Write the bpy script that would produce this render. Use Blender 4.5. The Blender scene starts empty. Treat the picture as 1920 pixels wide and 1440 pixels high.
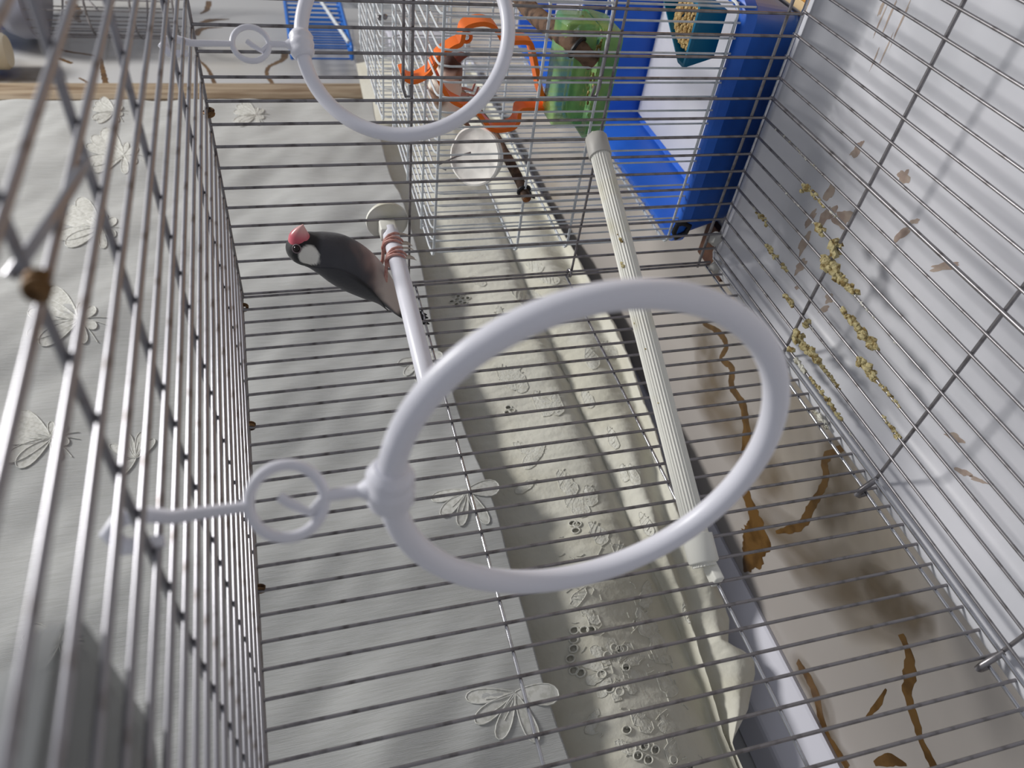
import bpy, bmesh, math, random
import numpy as np
from mathutils import Vector, Matrix, noise

random.seed(7)
rng = np.random.default_rng(7)
SC = bpy.context.scene
COL = SC.collection
S = 0.014            # one unit of the layout = the spacing of the cage wires (14 mm)

# ------------------------------------------------------------------ camera
R = np.array([[-0.25238311, -0.11271513, -0.9610401],
              [-0.70824709, 0.6982469, 0.10410244],
              [0.65930935, 0.70692755, -0.25605589]])   # rows: image right, image down, forward
C = np.array([-31.55, -25.19, 21.76])
F = 1374.06
cam_d = bpy.data.cameras.new('camera')
cam = bpy.data.objects.new('camera', cam_d); COL.objects.link(cam)
m3 = Matrix((R[0], -R[1], -R[2])).transposed()
cam.matrix_world = Matrix.Translation(Vector(C * S)) @ m3.to_4x4()
cam_d.sensor_width = 36; cam_d.sensor_fit = 'HORIZONTAL'
cam_d.lens = F * 36 / 1920
cam_d.clip_start = 0.005; cam_d.clip_end = 50
cam_d.dof.use_dof = True
cam_d.dof.focus_distance = 0.48
cam_d.dof.aperture_fstop = 13.0
SC.camera = cam

# ------------------------------------------------------------------ light
w = bpy.data.worlds.new('room_light'); SC.world = w; w.use_nodes = True
w.node_tree.nodes['Background'].inputs[0].default_value = (0.86, 0.9, 1.0, 1)
w.node_tree.nodes['Background'].inputs[1].default_value = 0.37
ld = bpy.data.lights.new('ceiling_lamp', 'AREA'); ld.shape = 'DISK'; ld.size = 0.46
ld.energy = 52; ld.color = (1.0, 0.98, 0.95)
lo = bpy.data.objects.new('ceiling_lamp', ld); COL.objects.link(lo)
LD = np.array([0.5, -0.37, 1.0]) * 150
lo.location = Vector(LD * S)
lo.rotation_euler = (-lo.location).to_track_quat('-Z', 'Y').to_euler()
SC.view_settings.view_transform = 'Standard'
SC.view_settings.look = 'None'
SC.view_settings.exposure = 0.0
SC.view_settings.gamma = 1.0
SC.view_settings.use_curve_mapping = False

# ------------------------------------------------------------------ helpers
def ray(px, py): return R.T @ np.array([(px - 960) / F, (py - 720) / F, 1.0])
def at(px, py, **k):
    d = ray(px, py); (a, v), = k.items(); i = 'xyz'.index(a)
    return C + d * (v - C[i]) / d[i]
def proj(P):
    c = (np.asarray(P) - C) @ R.T
    return np.stack([960 + F * c[..., 0] / c[..., 2], 720 + F * c[..., 1] / c[..., 2]], -1)

class MB:
    def __init__(s): s.v = []; s.f = []; s.m = []
    def add(s, v, f, m=0):
        o = len(s.v); s.v += [tuple(map(float, p)) for p in v]
        s.f += [tuple(i + o for i in q) for q in f]; s.m += [m] * len(f); return s
    def tube(s, path, r, n=8, caps=True, m=0, closed=False, flat=None):
        P = [np.array(p, float) for p in path]; k = len(P)
        rr = r if hasattr(r, '__len__') else [r] * k
        T = []
        for i in range(k):
            a = P[(i - 1) % k] if (closed or i > 0) else P[i]
            b = P[(i + 1) % k] if (closed or i < k - 1) else P[i]
            t = b - a; T.append(t / (np.linalg.norm(t) + 1e-12))
        ref = np.array([0, 0, 1.0]) if abs(T[0][2]) < .9 else np.array([1.0, 0, 0])
        if flat is not None: ref = np.array(flat[0], float)
        N = np.cross(T[0], ref); N /= np.linalg.norm(N)
        v = []
        for i in range(k):
            N = N - T[i] * (N @ T[i]); N /= np.linalg.norm(N); B = np.cross(T[i], N)
            ra, rb = (rr[i], rr[i]) if flat is None else (rr[i] * flat[1], rr[i])
            for j in range(n):
                a = 2 * math.pi * j / n
                v.append(P[i] + N * math.cos(a) * ra + B * math.sin(a) * rb)
        f = []
        for i in range(k if closed else k - 1):
            i2 = (i + 1) % k
            for j in range(n):
                j2 = (j + 1) % n
                f.append((i * n + j, i * n + j2, i2 * n + j2, i2 * n + j))
        if caps and not closed:
            f.append(tuple(reversed(range(n)))); f.append(tuple((k - 1) * n + j for j in range(n)))
        return s.add(v, f, m)
    def lathe(s, prof, o, ax, n=32, m=0):
        ax = np.array(ax, float); ax /= np.linalg.norm(ax)
        ref = np.array([0, 0, 1.0]) if abs(ax[2]) < .9 else np.array([1.0, 0, 0])
        N = np.cross(ax, ref); N /= np.linalg.norm(N); B = np.cross(ax, N); o = np.array(o, float)
        v = []; f = []
        for (r, h) in prof:
            for j in range(n):
                a = 2 * math.pi * j / n
                v.append(o + ax * h + (N * math.cos(a) + B * math.sin(a)) * max(r, 1e-4))
        for i in range(len(prof) - 1):
            for j in range(n):
                j2 = (j + 1) % n
                f.append((i * n + j, i * n + j2, (i + 1) * n + j2, (i + 1) * n + j))
        f.append(tuple(reversed(range(n)))); f.append(tuple((len(prof) - 1) * n + j for j in range(n)))
        return s.add(v, f, m)
    def box(s, lo, hi, bev=0.0, m=0, seg=2):
        bm = bmesh.new(); bmesh.ops.create_cube(bm, size=1)
        for q in bm.verts: q.co = Vector([lo[i] + (q.co[i] + .5) * (hi[i] - lo[i]) for i in range(3)])
        if bev > 0: bmesh.ops.bevel(bm, geom=list(bm.edges), offset=bev, segments=seg, affect='EDGES', profile=.5)
        bm.verts.index_update()
        s.add([q.co for q in bm.verts], [[q.index for q in fc.verts] for fc in bm.faces], m); bm.free(); return s
    def grid(s, P, m=0, mask=None):
        a, b = P.shape[:2]; f = []
        for i in range(a - 1):
            for j in range(b - 1):
                if mask is None or mask[i, j]:
                    f.append((i * b + j, i * b + j + 1, (i + 1) * b + j + 1, (i + 1) * b + j))
        return s.add(P.reshape(-1, 3), f, m)
    def blob(s, c, rad, seedv=0, sub=1, rough=.25, m=0):
        bm = bmesh.new(); bmesh.ops.create_icosphere(bm, subdivisions=sub, radius=1)
        for q in bm.verts:
            d = 1 + rough * (noise.noise(q.co * 1.7 + Vector((seedv, seedv * .37, 0))) * 1.6)
            q.co = Vector((q.co.x * rad[0] * d + c[0], q.co.y * rad[1] * d + c[1], q.co.z * rad[2] * d + c[2]))
        bm.verts.index_update()
        s.add([q.co for q in bm.verts], [[q.index for q in fc.verts] for fc in bm.faces], m); bm.free(); return s

def catmull(P, n):
    P = np.array(P, float); k = len(P); Q = np.vstack([2 * P[0] - P[1], P, 2 * P[-1] - P[-2]]); out = []
    for i in range(n):
        u = i / (n - 1) * (k - 1); j = min(int(u), k - 2); t = u - j
        p0, p1, p2, p3 = Q[j:j + 4]
        out.append(.5 * (2 * p1 + (p2 - p0) * t + (2 * p0 - 5 * p1 + 4 * p2 - p3) * t * t + (3 * p1 - p0 - 3 * p2 + p3) * t ** 3))
    return np.array(out)
WL = {}
def wl(o): return WL.get(o.name, np.zeros(3)) if o else np.zeros(3)
def link(o, parent, world):
    COL.objects.link(o); WL[o.name] = np.array(world, float)
    if parent: o.parent = parent
    o.location = Vector((np.array(world) - wl(parent)) * S)
def obj(name, mb, mats, parent=None, org=None, smooth=True, col=None):
    V = np.array(mb.v)
    if org is None:
        org = wl(parent) if parent else np.array([V[:, 0].mean(), V[:, 1].mean(), V[:, 2].min()])
    org = np.array(org, float)
    me = bpy.data.meshes.new(name)
    me.from_pydata(((V - org) * S).tolist(), [], mb.f)
    for mt in (mats if isinstance(mats, (list, tuple)) else [mats]): me.materials.append(mt)
    if any(mb.m): me.polygons.foreach_set('material_index', mb.m)
    me.polygons.foreach_set('use_smooth', [smooth] * len(me.polygons))
    if col is not None:
        at_ = me.color_attributes.new('Col', 'FLOAT_COLOR', 'POINT')
        at_.data.foreach_set('color', np.c_[col, np.ones(len(col))].ravel())
    me.update()
    bm = bmesh.new(); bm.from_mesh(me); bmesh.ops.recalc_face_normals(bm, faces=bm.faces); bm.to_mesh(me); bm.free()
    if smooth:
        try: me.set_sharp_from_angle(angle=math.radians(50))
        except Exception: pass
    o = bpy.data.objects.new(name, me); link(o, parent, org); return o
def inst(src, parent, world):
    o = src.copy(); link(o, parent, world); return o
def empty(name, world, parent=None):
    o = bpy.data.objects.new(name, None); o.empty_display_size = .02; link(o, parent, world); return o
def tag(o, label, cat=None, group=None, kind=None):
    o['label'] = label
    if cat: o['category'] = cat
    if group: o['group'] = group
    if kind: o['kind'] = kind
    return o
def struct(o): o['kind'] = 'structure'; return o
def stuff(o): o['kind'] = 'stuff'; return o

def lin(c): return tuple(((v / 255) / 12.92 if v / 255 <= .04045 else ((v / 255 + .055) / 1.055) ** 2.4) for v in c)
def mat(name, rgb, rough=.5, metal=0., var=None, vscale=8., bump=0., bscale=40., spec=.5, trans=0., stretch=(1, 1, 1), vlo=.45, vhi=.6, attr=False, sheen=0., ior=1.45, alpha=1., sss=0.):
    m = bpy.data.materials.new(name); m.use_nodes = True; nt = m.node_tree; N = nt.nodes; L = nt.links
    b = N['Principled BSDF']; c = (*lin(rgb), 1)
    b.inputs['Base Color'].default_value = c; b.inputs['Roughness'].default_value = rough
    b.inputs['Metallic'].default_value = metal; b.inputs['Specular IOR Level'].default_value = spec
    b.inputs['Transmission Weight'].default_value = trans; b.inputs['IOR'].default_value = ior
    b.inputs['Alpha'].default_value = alpha
    if sheen: b.inputs['Sheen Weight'].default_value = sheen
    if sss:
        b.inputs['Subsurface Weight'].default_value = sss; b.inputs['Subsurface Radius'].default_value = (.004, .004, .004)
    tc = N.new('ShaderNodeTexCoord'); mp = N.new('ShaderNodeMapping'); mp.inputs['Scale'].default_value = stretch
    L.new(tc.outputs['Object'], mp.inputs['Vector'])
    src = None
    if attr:
        a = N.new('ShaderNodeVertexColor'); a.layer_name = 'Col'; src = a.outputs['Color']; L.new(src, b.inputs['Base Color'])
    if var is not None:
        nz = N.new('ShaderNodeTexNoise'); nz.inputs['Scale'].default_value = vscale; nz.inputs['Detail'].default_value = 5
        L.new(mp.outputs[0], nz.inputs['Vector'])
        rp = N.new('ShaderNodeMapRange'); rp.inputs[1].default_value = vlo; rp.inputs[2].default_value = vhi
        L.new(nz.outputs['Fac'], rp.inputs[0])
        mx = N.new('ShaderNodeMix'); mx.data_type = 'RGBA'
        mx.inputs[6].default_value = c; mx.inputs[7].default_value = (*lin(var), 1)
        if src: L.new(src, mx.inputs[6])
        L.new(rp.outputs[0], mx.inputs[0]); L.new(mx.outputs[2], b.inputs['Base Color'])
    if bump:
        n2 = N.new('ShaderNodeTexNoise'); n2.inputs['Scale'].default_value = bscale; n2.inputs['Detail'].default_value = 6
        L.new(mp.outputs[0], n2.inputs['Vector'])
        bp = N.new('ShaderNodeBump'); bp.inputs['Strength'].default_value = bump; bp.inputs['Distance'].default_value = .002
        L.new(n2.outputs['Fac'], bp.inputs['Height']); L.new(bp.outputs[0], b.inputs['Normal'])
    return m

M = dict(
    wire=mat('galvanised_wire', (142, 139, 141), .34, .7, var=(96, 91, 91), vscale=120, vlo=.5, vhi=.72),
    bar=mat('bright_bar', (196, 196, 200), .2, 1., var=(150, 146, 146), vscale=60, vlo=.55, vhi=.75),
    wire_top=mat('bright_wire', (150, 149, 154), .34, .9, var=(100, 92, 88), vscale=90, vlo=.55, vhi=.7),
    rust=mat('rusty_wire', (120, 92, 60), .6, .6, var=(62, 40, 24), vscale=200),
    plastic=mat('white_plastic', (230, 230, 238), .34, sss=.15),
    plastic_ivory=mat('ivory_plastic', (226, 225, 216), .45, var=(206, 200, 172), vscale=25, vlo=.55, vhi=.75),
    plastic_grey=mat('grey_plastic', (188, 186, 180), .5),
    tray=mat('tray_plastic', (214, 214, 219), .38, var=(200, 201, 206), vscale=6),
    stain=mat('stain', (186, 164, 142), .6, var=(160, 132, 110), vscale=90, alpha=.6),
    drop=mat('dropping', (186, 174, 130), .8, var=(128, 108, 64), vscale=260, bump=.5, bscale=300),
    drop_w=mat('dropping_white', (208, 206, 194), .8, var=(150, 146, 128), vscale=200),
    curtain=mat('curtain_weave', (177, 178, 176), .9, var=(169, 170, 167), vscale=160, stretch=(6, 1, .25), bump=.25, bscale=420, sheen=.15),
    thread=mat('embroidery_thread', (204, 204, 198), .6, var=(186, 186, 178), vscale=300),
    lace=mat('cream_cloth', (208, 206, 193), .7, var=(201, 198, 182), vscale=14, bump=.4, bscale=180, sheen=.2),
    lace_thread=mat('cream_thread', (212, 211, 200), .42, var=(203, 201, 188), vscale=260, bump=.5, bscale=500),
    box_w=mat('white_lacquer', (204, 204, 214), .4),
    blue=mat('blue_plastic', (50, 113, 220), .38, var=(43, 100, 200), vscale=20),
    white_wire=mat('white_enamel_wire', (214, 219, 222), .4, var=(196, 202, 206), vscale=80),
    orange=mat('orange_plastic', (236, 112, 24), .4),
    green=mat('green_plastic', (150, 196, 112), .25, var=(96, 168, 104), vscale=30, alpha=.62),
    teal=mat('teal_plastic', (0, 104, 140), .4),
    bark=mat('bark', (112, 88, 70), .85, var=(62, 46, 36), vscale=90, bump=.9, bscale=120),
    cutwood=mat('cut_wood', (150, 98, 56), .8, var=(110, 66, 34), vscale=120),
    black=mat('black_plastic', (24, 24, 26), .5),
    plaster=mat('white_plaster', (238, 236, 230), .8, var=(196, 190, 178), vscale=30, vlo=.55, vhi=.7, bump=.4, bscale=60),
    seed=mat('millet', (214, 186, 130), .7, var=(170, 134, 80), vscale=400),
    wood=mat('trim_wood', (158, 142, 120), .6, var=(118, 98, 76), vscale=16, stretch=(6, 6, .5), vlo=.42, vhi=.66),
    plank=mat('honey_wood', (206, 150, 62), .5, var=(186, 128, 46), vscale=14, stretch=(1, 8, 1)),
    plank_edge=mat('pale_wood_edge', (214, 186, 140), .6),
    cardboard=mat('brown_card', (94, 64, 48), .8, var=(76, 48, 36), vscale=40),
    vein=mat('vein', (104, 77, 42), .3, var=(84, 60, 30), vscale=60),
    cloud=mat('stone_cloud', (122, 108, 90), .22, attr=True),
    vein_soft=mat('vein_soft', (140, 124, 102), .3, var=(168, 160, 150), vscale=14),
    gloom=mat('clear_grey_plastic', (150, 152, 152), .25, alpha=.8),
    clear=mat('clear_cup', (206, 206, 206), .1, alpha=.28),
    bluewire=mat('blue_wire', (34, 104, 190), .4),
    cap_grey=mat('grey_blue_plastic', (150, 152, 166), .45),
    cream=mat('cream_plastic', (220, 210, 186), .5),
    feather=mat('feathers', (40, 40, 44), .7, attr=True, bump=.12, bscale=500, sheen=.2),
    beak=mat('rose_beak', (206, 88, 98), .28, attr=True, sss=.1),
    leg=mat('pink_leg', (196, 150, 140), .5, var=(180, 122, 112), vscale=300),
    claw=mat('claw', (184, 172, 160), .4),
    eye=mat('eye', (26, 14, 14), .08),
    eye_ring=mat('eye_ring', (120, 104, 108), .5),
)
nt = M['cloud'].node_tree; b_ = nt.nodes['Principled BSDF']
for l in list(nt.links):
    if l.to_socket == b_.inputs['Base Color']: nt.links.remove(l)
vc = [q for q in nt.nodes if q.type == 'VERTEX_COLOR'][0]
mm = nt.nodes.new('ShaderNodeMath'); mm.operation = 'MULTIPLY'; mm.inputs[1].default_value = .7
nt.links.new(vc.outputs['Color'], mm.inputs[0]); nt.links.new(mm.outputs[0], b_.inputs['Alpha'])
# polished stone with pale ochre clouds
def stone(name, a, b_, sc, lo_, hi_):
    return mat(name, a, .22, var=b_, vscale=sc, vlo=lo_, vhi=hi_)
M['floor_stone'] = stone('floor_stone', (170, 164, 159), (158, 146, 128), 5, .5, .75)
M['wall_stone'] = stone('wall_stone', (182, 182, 182), (176, 172, 163), 3, .52, .75)

# ------------------------------------------------------------------ setting
ZF = -4.6
floor = struct(obj('floor', MB().box((-90, -90, ZF - 1), (190, 26, ZF)), M['floor_stone'], org=(0, 0, 0), smooth=False))
YW = 22.
wall = struct(obj('wall_back', MB().box((-90, YW, ZF), (190, YW + 2, 130)), M['wall_stone'], org=(0, 0, 0), smooth=False))
tr = MB()
TX0, TX1 = 68.4, 73.6
pr_ = [(TX0, YW), (TX0, YW - .9), (TX0 + .5, YW - 1.3), (TX1 - 1.9, YW - 1.3), (TX1 - 1.7, YW - .9), (TX1 - .4, YW - .8), (TX1, YW - .5), (TX1, YW)]
tv = [(x, y, z) for z in (ZF, 120) for (x, y) in pr_]; n = len(pr_)
tr.add(tv, [(i, (i + 1) % n, n + (i + 1) % n, n + i) for i in range(n)] + [tuple(range(n)), tuple(range(n, 2 * n))])
struct(obj('trim_1', tr, M['wood'], org=(0, 0, 0), smooth=False))

def vein(mb, pts, wid, plane, jag=.35, up=.012, seedv=0):
    """flat coloured band lying flush on a stone surface; plane: ('z',ZF) or ('y',YW)"""
    P = [at(px, py, **{plane[0]: plane[1]}) for px, py in pts]
    ln = sum(np.linalg.norm(P[i + 1] - P[i]) for i in range(len(P) - 1))
    A = catmull([[*p, w_] for p, w_ in zip(P, wid)], max(6, int(ln / .22)))
    n = list(A[:, :3]); W = list(np.maximum(A[:, 3], .03))
    off = np.array([0, 0, up]) if plane[0] == 'z' else np.array([0, -up, 0])
    nrm = np.array([0, 0, 1.]) if plane[0] == 'z' else np.array([0, 1., 0])
    v = []
    for i in range(len(n)):
        t = n[min(i + 4, len(n) - 1)] - n[max(i - 4, 0)]; t /= np.linalg.norm(t) + 1e-9
        sd = np.cross(nrm, t)
        for s in (-1, 1):
            d = W[i] * .5 * (1 + jag * noise.noise(Vector((i * .63, s * 3.1 + seedv, .2))) * 1.6) + .02
            v.append(n[i] + sd * s * d + off)
    mb.add(v, [(2 * i, 2 * i + 1, 2 * i + 3, 2 * i + 2) for i in range(len(n) - 1)])
fv = [([(1318, 606), (1350, 625), (1362, 650), (1352, 672), (1372, 690), (1372, 725), (1395, 765), (1400, 830), (1393, 905), (1412, 960), (1418, 1000), (1408, 1040), (1395, 1072)], [.2, .45, .5, .3, .6, .6, .7, .9, 1.0, 1.1, 2.6, 2.0, .1]),
      ([(1582, 838), (1548, 860), (1548, 900), (1525, 945), (1500, 985), (1455, 998)], [.35, .5, .45, .5, .6, .15]),
      ([(1689, 1189), (1704, 1225), (1706, 1262), (1702, 1300), (1716, 1350), (1730, 1395), (1752, 1438)], [.35, .5, .75, .55, .5, .4, .55]),
      ([(1662, 1292), (1645, 1322), (1625, 1345)], [.08, .3, .1]),
      ([(1495, 1240), (1525, 1290), (1548, 1370), (1590, 1440)], [.5, .7, .5, .6]),
      ([(1640, 1432), (1670, 1424), (1700, 1434)], [.2, .6, .1])]
for i, (p, wd) in enumerate(fv):
    mb = MB(); vein(mb, p, wd, ('z', ZF), seedv=i * 5.)
    obj('vein', mb, M['vein'], floor, smooth=False)
def cloud(pts, wid, plane, parent, up, seedv):
    # ochre tint fading out to both sides, printed flat in the stone
    P = catmull([[*at(px, py, **{plane[0]: plane[1]}), w_] for (px, py), w_ in zip(pts, wid)], 40)
    nrm = np.array([0, 0, 1.]) if plane[0] == 'z' else np.array([0, -1., 0]); v = []; c = []
    T = np.gradient(P[:, :3], axis=0); T /= np.linalg.norm(T, axis=1)[:, None]
    for i in range(40):
        sd = np.cross(nrm, T[i])
        for j in range(15):
            t = j / 7 - 1
            v.append(P[i, :3] + sd * t * P[i, 3] * .5 * (1 + .3 * noise.noise(Vector((i * .15, j * .2, seedv)))) + nrm * up)
            e = max(0, 1 - abs(t) ** 1.5) * min(1, i / 6) * min(1, (39 - i) / 6) * (.75 + .6 * noise.noise(Vector((i * .2, j * .35, seedv))))
            c.append((e, e, e))
    f = [(i * 15 + j, i * 15 + j + 1, (i + 1) * 15 + j + 1, (i + 1) * 15 + j) for i in range(39) for j in range(14)]
    obj('stone_cloud', MB().add(v, f), M['cloud'], parent, col=np.clip(np.array(c), 0, 1))
for i, (p, wd) in enumerate([([(1380, 930), (1470, 1010), (1560, 1090), (1640, 1130), (1760, 1170)], [1.5, 4, 5, 5, 2]), ([(1610, 1060), (1680, 1140), (1760, 1175)], [1.5, 3, 1.5]), ([(1290, 700), (1360, 790), (1420, 860), (1480, 960)], [3, 5, 5, 3]),
                             ([(1480, 1225), (1530, 1300), (1560, 1390), (1600, 1460)], [1.5, 2.5, 2, 2]), ([(1310, 600), (1330, 680), (1350, 760)], [3, 4, 3]), ([(1560, 800), (1570, 900), (1540, 1000)], [2, 4, 2])]):
    cloud(p, wd, ('z', ZF), floor, .003 + .0015 * i, i * 7.)
wv = [([(105, 62), (112, 92), (180, 106), (192, 130), (199, 163)], [.3, .8, .8, 1.2, 1.4]), ([(108, 109), (135, 119)], [1.2, .9]), ([(148, 146), (165, 155), (178, 164)], [.4, .8, .5]),
      ([(535, 98), (530, 112), (505, 125), (500, 140), (510, 155), (513, 168)], [2.0, 1.6, 1.1, 1.0, 1.1, 1.2]), ([(372, 112), (390, 130), (405, 162)], [.6, .9, 1.0]), ([(378, 162), (410, 158), (434, 157)], [.8, .6, .2]),
      ([(392, 2), (388, 18), (376, 26)], [1.6, 1.6, .6]), ([(378, 44), (395, 38), (430, 36)], [2.2, 2.2, .3]), ([(364, 66), (380, 54), (418, 51)], [2.5, 1.8, .3]), ([(128, 2), (145, 20), (142, 32), (150, 42)], [2.2, 2.4, 2, .8])]
for i, (p, wd) in enumerate(wv):
    mb = MB(); vein(mb, p, [q * .5 for q in wd], ('y', YW), seedv=i * 3. + 40)
    obj('vein', mb, M['vein'], wall, smooth=False)
cloud([(-30, 150), (20, 148), (70, 150), (100, 160), (125, 170)], [12, 11, 9, 5, 1], ('y', YW), wall, .006, 3.)

# ------------------------------------------------------------------ the bird cage
ZFL = -2.05
def zt(x): return 25.0 + .022 * x
cage = tag(empty('bird_cage', (-17, -14, ZFL)), 'large silver wire bird cage seen from inside, rusty joints, filling the picture', 'bird cage')
def rod(a, b, r=.06, n=8, sag=0., k=1):
    P = [np.array(a) * (1 - t) + np.array(b) * t + np.array([0, 0, -sag * 4 * t * (1 - t)]) for t in np.linspace(0, 1, k + 1)]
    return MB().tube(P, r, n)
XL, YF = -34.5, -28.0
# back panel
fr = MB()
fr.tube([(XL, .07, -1.8), (.2, .07, -1.8)], .075)
bp = obj('back_panel', fr, M['bar'], cage)
obj('top_bar', rod((XL, .0, zt(XL)), (.2, .0, zt(.2)), .07), M['wire'], bp)
for k in range(0, 35):
    j = rng.normal(0, .015)
    obj('wire', rod((-k + j, -.05, -2.35), (-k - j, -.05, zt(-k) - .03), .07), M['wire'], bp, org=(-k, 0, 0))
for z in (16.0, 7.25):
    obj('crossbar', rod((XL, .07, z), (.15, .07, z), .072, k=20), M['bar'], bp, org=(0, 0, z))
# end panel
fr = MB(); fr.tube([(.07, YF, -1.25), (.07, .1, -1.25)], .085)
ep = obj('end_panel', fr, M['wire'], cage)
obj('top_bar', rod((.0, YF, 24.95), (.0, -.1, 24.95), .07), M['wire'], ep)
wmesh = None
for k in range(0, 27):
    y = -.3 - 1.018 * k
    if wmesh is None: wmesh = obj('wire', rod((-.05, y, -1.95), (-.05, y, 24.93), .07), M['wire'], ep, org=(0, y, 0))
    else: inst(wmesh, ep, (0, y, 0))
for z in (16.38, 6.96):
    obj('crossbar', rod((.07, YF, z), (.07, .1, z), .07), M['wire'], ep, org=(0, 0, z))
# small lift-up door in the end panel, held by its own doubled bars
dr = MB()
y0, y1 = -10.9, -21.0
for (za, zs) in ((16.75, 1), (7.45, -1)):
    dr = MB().tube([(.2, y1, za), (.2, y0, za), (.16, y0 + .35, za - .12 * zs), (.1, y0 + .3, za - .35 * zs), (.05, y0 - .2, za - .3 * zs)], .07)
    obj('door_bar', dr, M['wire'], ep)
# top panel
fr = MB(); fr.tube([(XL, YF, zt(XL)), (.1, YF, zt(.1))], .07)
tp = obj('top_panel', fr, M['wire_top'], cage)
wm = None
for k in range(0, 26):
    y = -.55 - 1.068 * k
    if wm is None: wm = obj('wire', rod((XL, y, zt(XL)), (.1, y, zt(.1)), .068, k=3), M['wire_top'], tp, org=(0, y, 0))
    else: inst(wm, tp, (0, y, 0))
for x in (-6.6, -15.6, -20.6, -24.3):
    z = zt(x) + .12
    obj('crossbar', rod((x, YF, z), (x, .1, z), .075, n=8), M['wire_top'], tp, org=(x, 0, z))
# bent latch wire of the roof opening
obj('latch_wire', MB().tube([at(18, 520, z=24.75), at(55, 470, z=24.55), at(105, 400, z=24.45), at(150, 325, z=24.4), at(162, 300, z=24.5)], .075), M['wire_top'], tp)
# coiled joints
def coil(c, ax, r=.26, turns=1.6, wr=.06, parent=bp, m='rust'):
    ax = np.array(ax, float); ref = np.array([0, 0, 1.]) if abs(ax[2]) < .9 else np.array([1., 0, 0])
    N = np.cross(ax, ref); N /= np.linalg.norm(N); B = np.cross(ax, N)
    P = [np.array(c) + (N * math.cos(t) + B * math.sin(t)) * r + ax * (t / 6.28 * .13) for t in np.linspace(0, turns * 2 * math.pi, int(14 * turns))]
    return obj('joint_coil', MB().tube(P, wr, 6), M[m], parent)
for x in (-.9, -9.0, -17.0, -25.6): coil((x, -.05, zt(x) - .05), (1, 0, 0), .2)
for y in (-10.1, -18.2): coil((-.05, y, 24.93), (0, 1, 0), .2)
coil((-.1, -.25, 7.1), (0, 0, 1), .22, 1.3, m='wire'); coil((-.1, -.2, 16.2), (0, 0, 1), .16, 1.1, m='wire')
# rusty hanging joint close to the lens
hx = at(78, 555, z=24.3)
coil((hx[0], hx[1], 24.36), (1, 0, 0), .1, 2.2, .05, tp)
# floor grid
fr = MB(); fr.tube([(XL, -.58, ZFL), (-.1, -.58, ZFL), (.1, -.9, ZFL), (.1, YF, ZFL)], .085)
fg = obj('floor_grid', fr, M['bar'], cage)
wm = None
for j in range(-16, 10):
    y = -10.46 + 1.04 * j
    if j == 0:
        obj('wire', rod((XL, y, ZFL), (.15, y, ZFL), .1), M['wire'], fg, org=(0, y, ZFL)); continue
    if wm is None: wm = obj('wire', rod((XL, y, ZFL), (.2, y, ZFL), .066), M['wire'], fg, org=(0, y, ZFL))
    else: inst(wm, fg, (0, y, ZFL))
for x in (-8.4, -16.85, -25.1):
    obj('crossbar', rod((x, YF, ZFL - .13), (x, -.45, ZFL - .13), .085), M['wire'], fg, org=(x, 0, ZFL))
    hk = MB().tube([(x - .05, -.62, ZFL - .1), (x - .1, -.35, ZFL + .2), (x - .15, .0, -1.5), (x - .18, .22, -1.42), (x - .18, .34, -1.6), (x - .15, .3, -1.95)], .135, 10)
    obj('hook', hk, M['wire'], fg)
# corner clips
for c, r in (((.05, -1.9, -1.75), .42), ((-.35, -.1, -2.2), .4), ((-8.4, -.25, -1.9), .22)):
    obj('corner_clip', MB().blob(c, (r * .8, r, r), c[0] + 3, 2, .35), M['plastic_grey'], cage)

# ------------------------------------------------------------------ tray
def rect(x0, x1, y0, y1, z, r, n=5):
    P = []
    for (cx, cy, a0) in ((x1 - r, y1 - r, 0), (x0 + r, y1 - r, 90), (x0 + r, y0 + r, 180), (x1 - r, y0 + r, 270)):
        for i in range(n + 1):
            a = math.radians(a0 + 90 * i / n); P.append((cx + r * math.cos(a), cy + r * math.sin(a), z))
    return P
def tub(rings, close_last=True):
    mb = MB(); n = len(rings[0]); v = [p for r_ in rings for p in r_]
    f = [(i * n + j, i * n + (j + 1) % n, (i + 1) * n + (j + 1) % n, (i + 1) * n + j) for i in range(len(rings) - 1) for j in range(n)]
    if close_last: f += [tuple(range(n)), tuple(range((len(rings) - 1) * n, len(rings) * n))]
    mb.add(v, f); return mb
X0, X1, Y0, Y1 = -34.2, .42, -27.6, .3
def rr_(i, z, r=.6): return rect(X0 + i, X1 - i, Y0 + i, Y1 - i, z, max(r, .15))
tray = obj('slide_out_tray', tub([rr_(1.7, ZF + .02, .8), rr_(.35, -2.75, .7), rr_(0, -2.72, .8), rr_(0, -2.42, .8), rr_(.1, -2.36, .75), rr_(.42, -2.36, .7), rr_(.55, -2.5, .7), rr_(1.75, -4.1, .9), rr_(2.05, -4.3, 1.0), rr_(2.35, -4.33, 1.0)]), M['tray'], org=(-17, -14, ZF))
tag(tray, 'white plastic droppings tray under the wire floor of the cage', 'tray')
def flatblob(mb, px, py, rx, ry, ang, seedv, z=-4.315, n=22, rough=.45):
    c = at(px, py, z=z); ca, sa = math.cos(ang), math.sin(ang); v = [c]
    for i in range(n):
        a = 2 * math.pi * i / n
        d = 1 + rough * 1.6 * noise.noise(Vector((math.cos(a) * 1.6 + seedv, math.sin(a) * 1.6, seedv * .3)))
        x, y = rx * d * math.cos(a), ry * d * math.sin(a)
        v.append((c[0] + x * ca - y * sa, c[1] + x * sa + y * ca, z))
    mb.add(v, [(0, i + 1, (i + 1) % n + 1) for i in range(n)])
st = MB()
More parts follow.
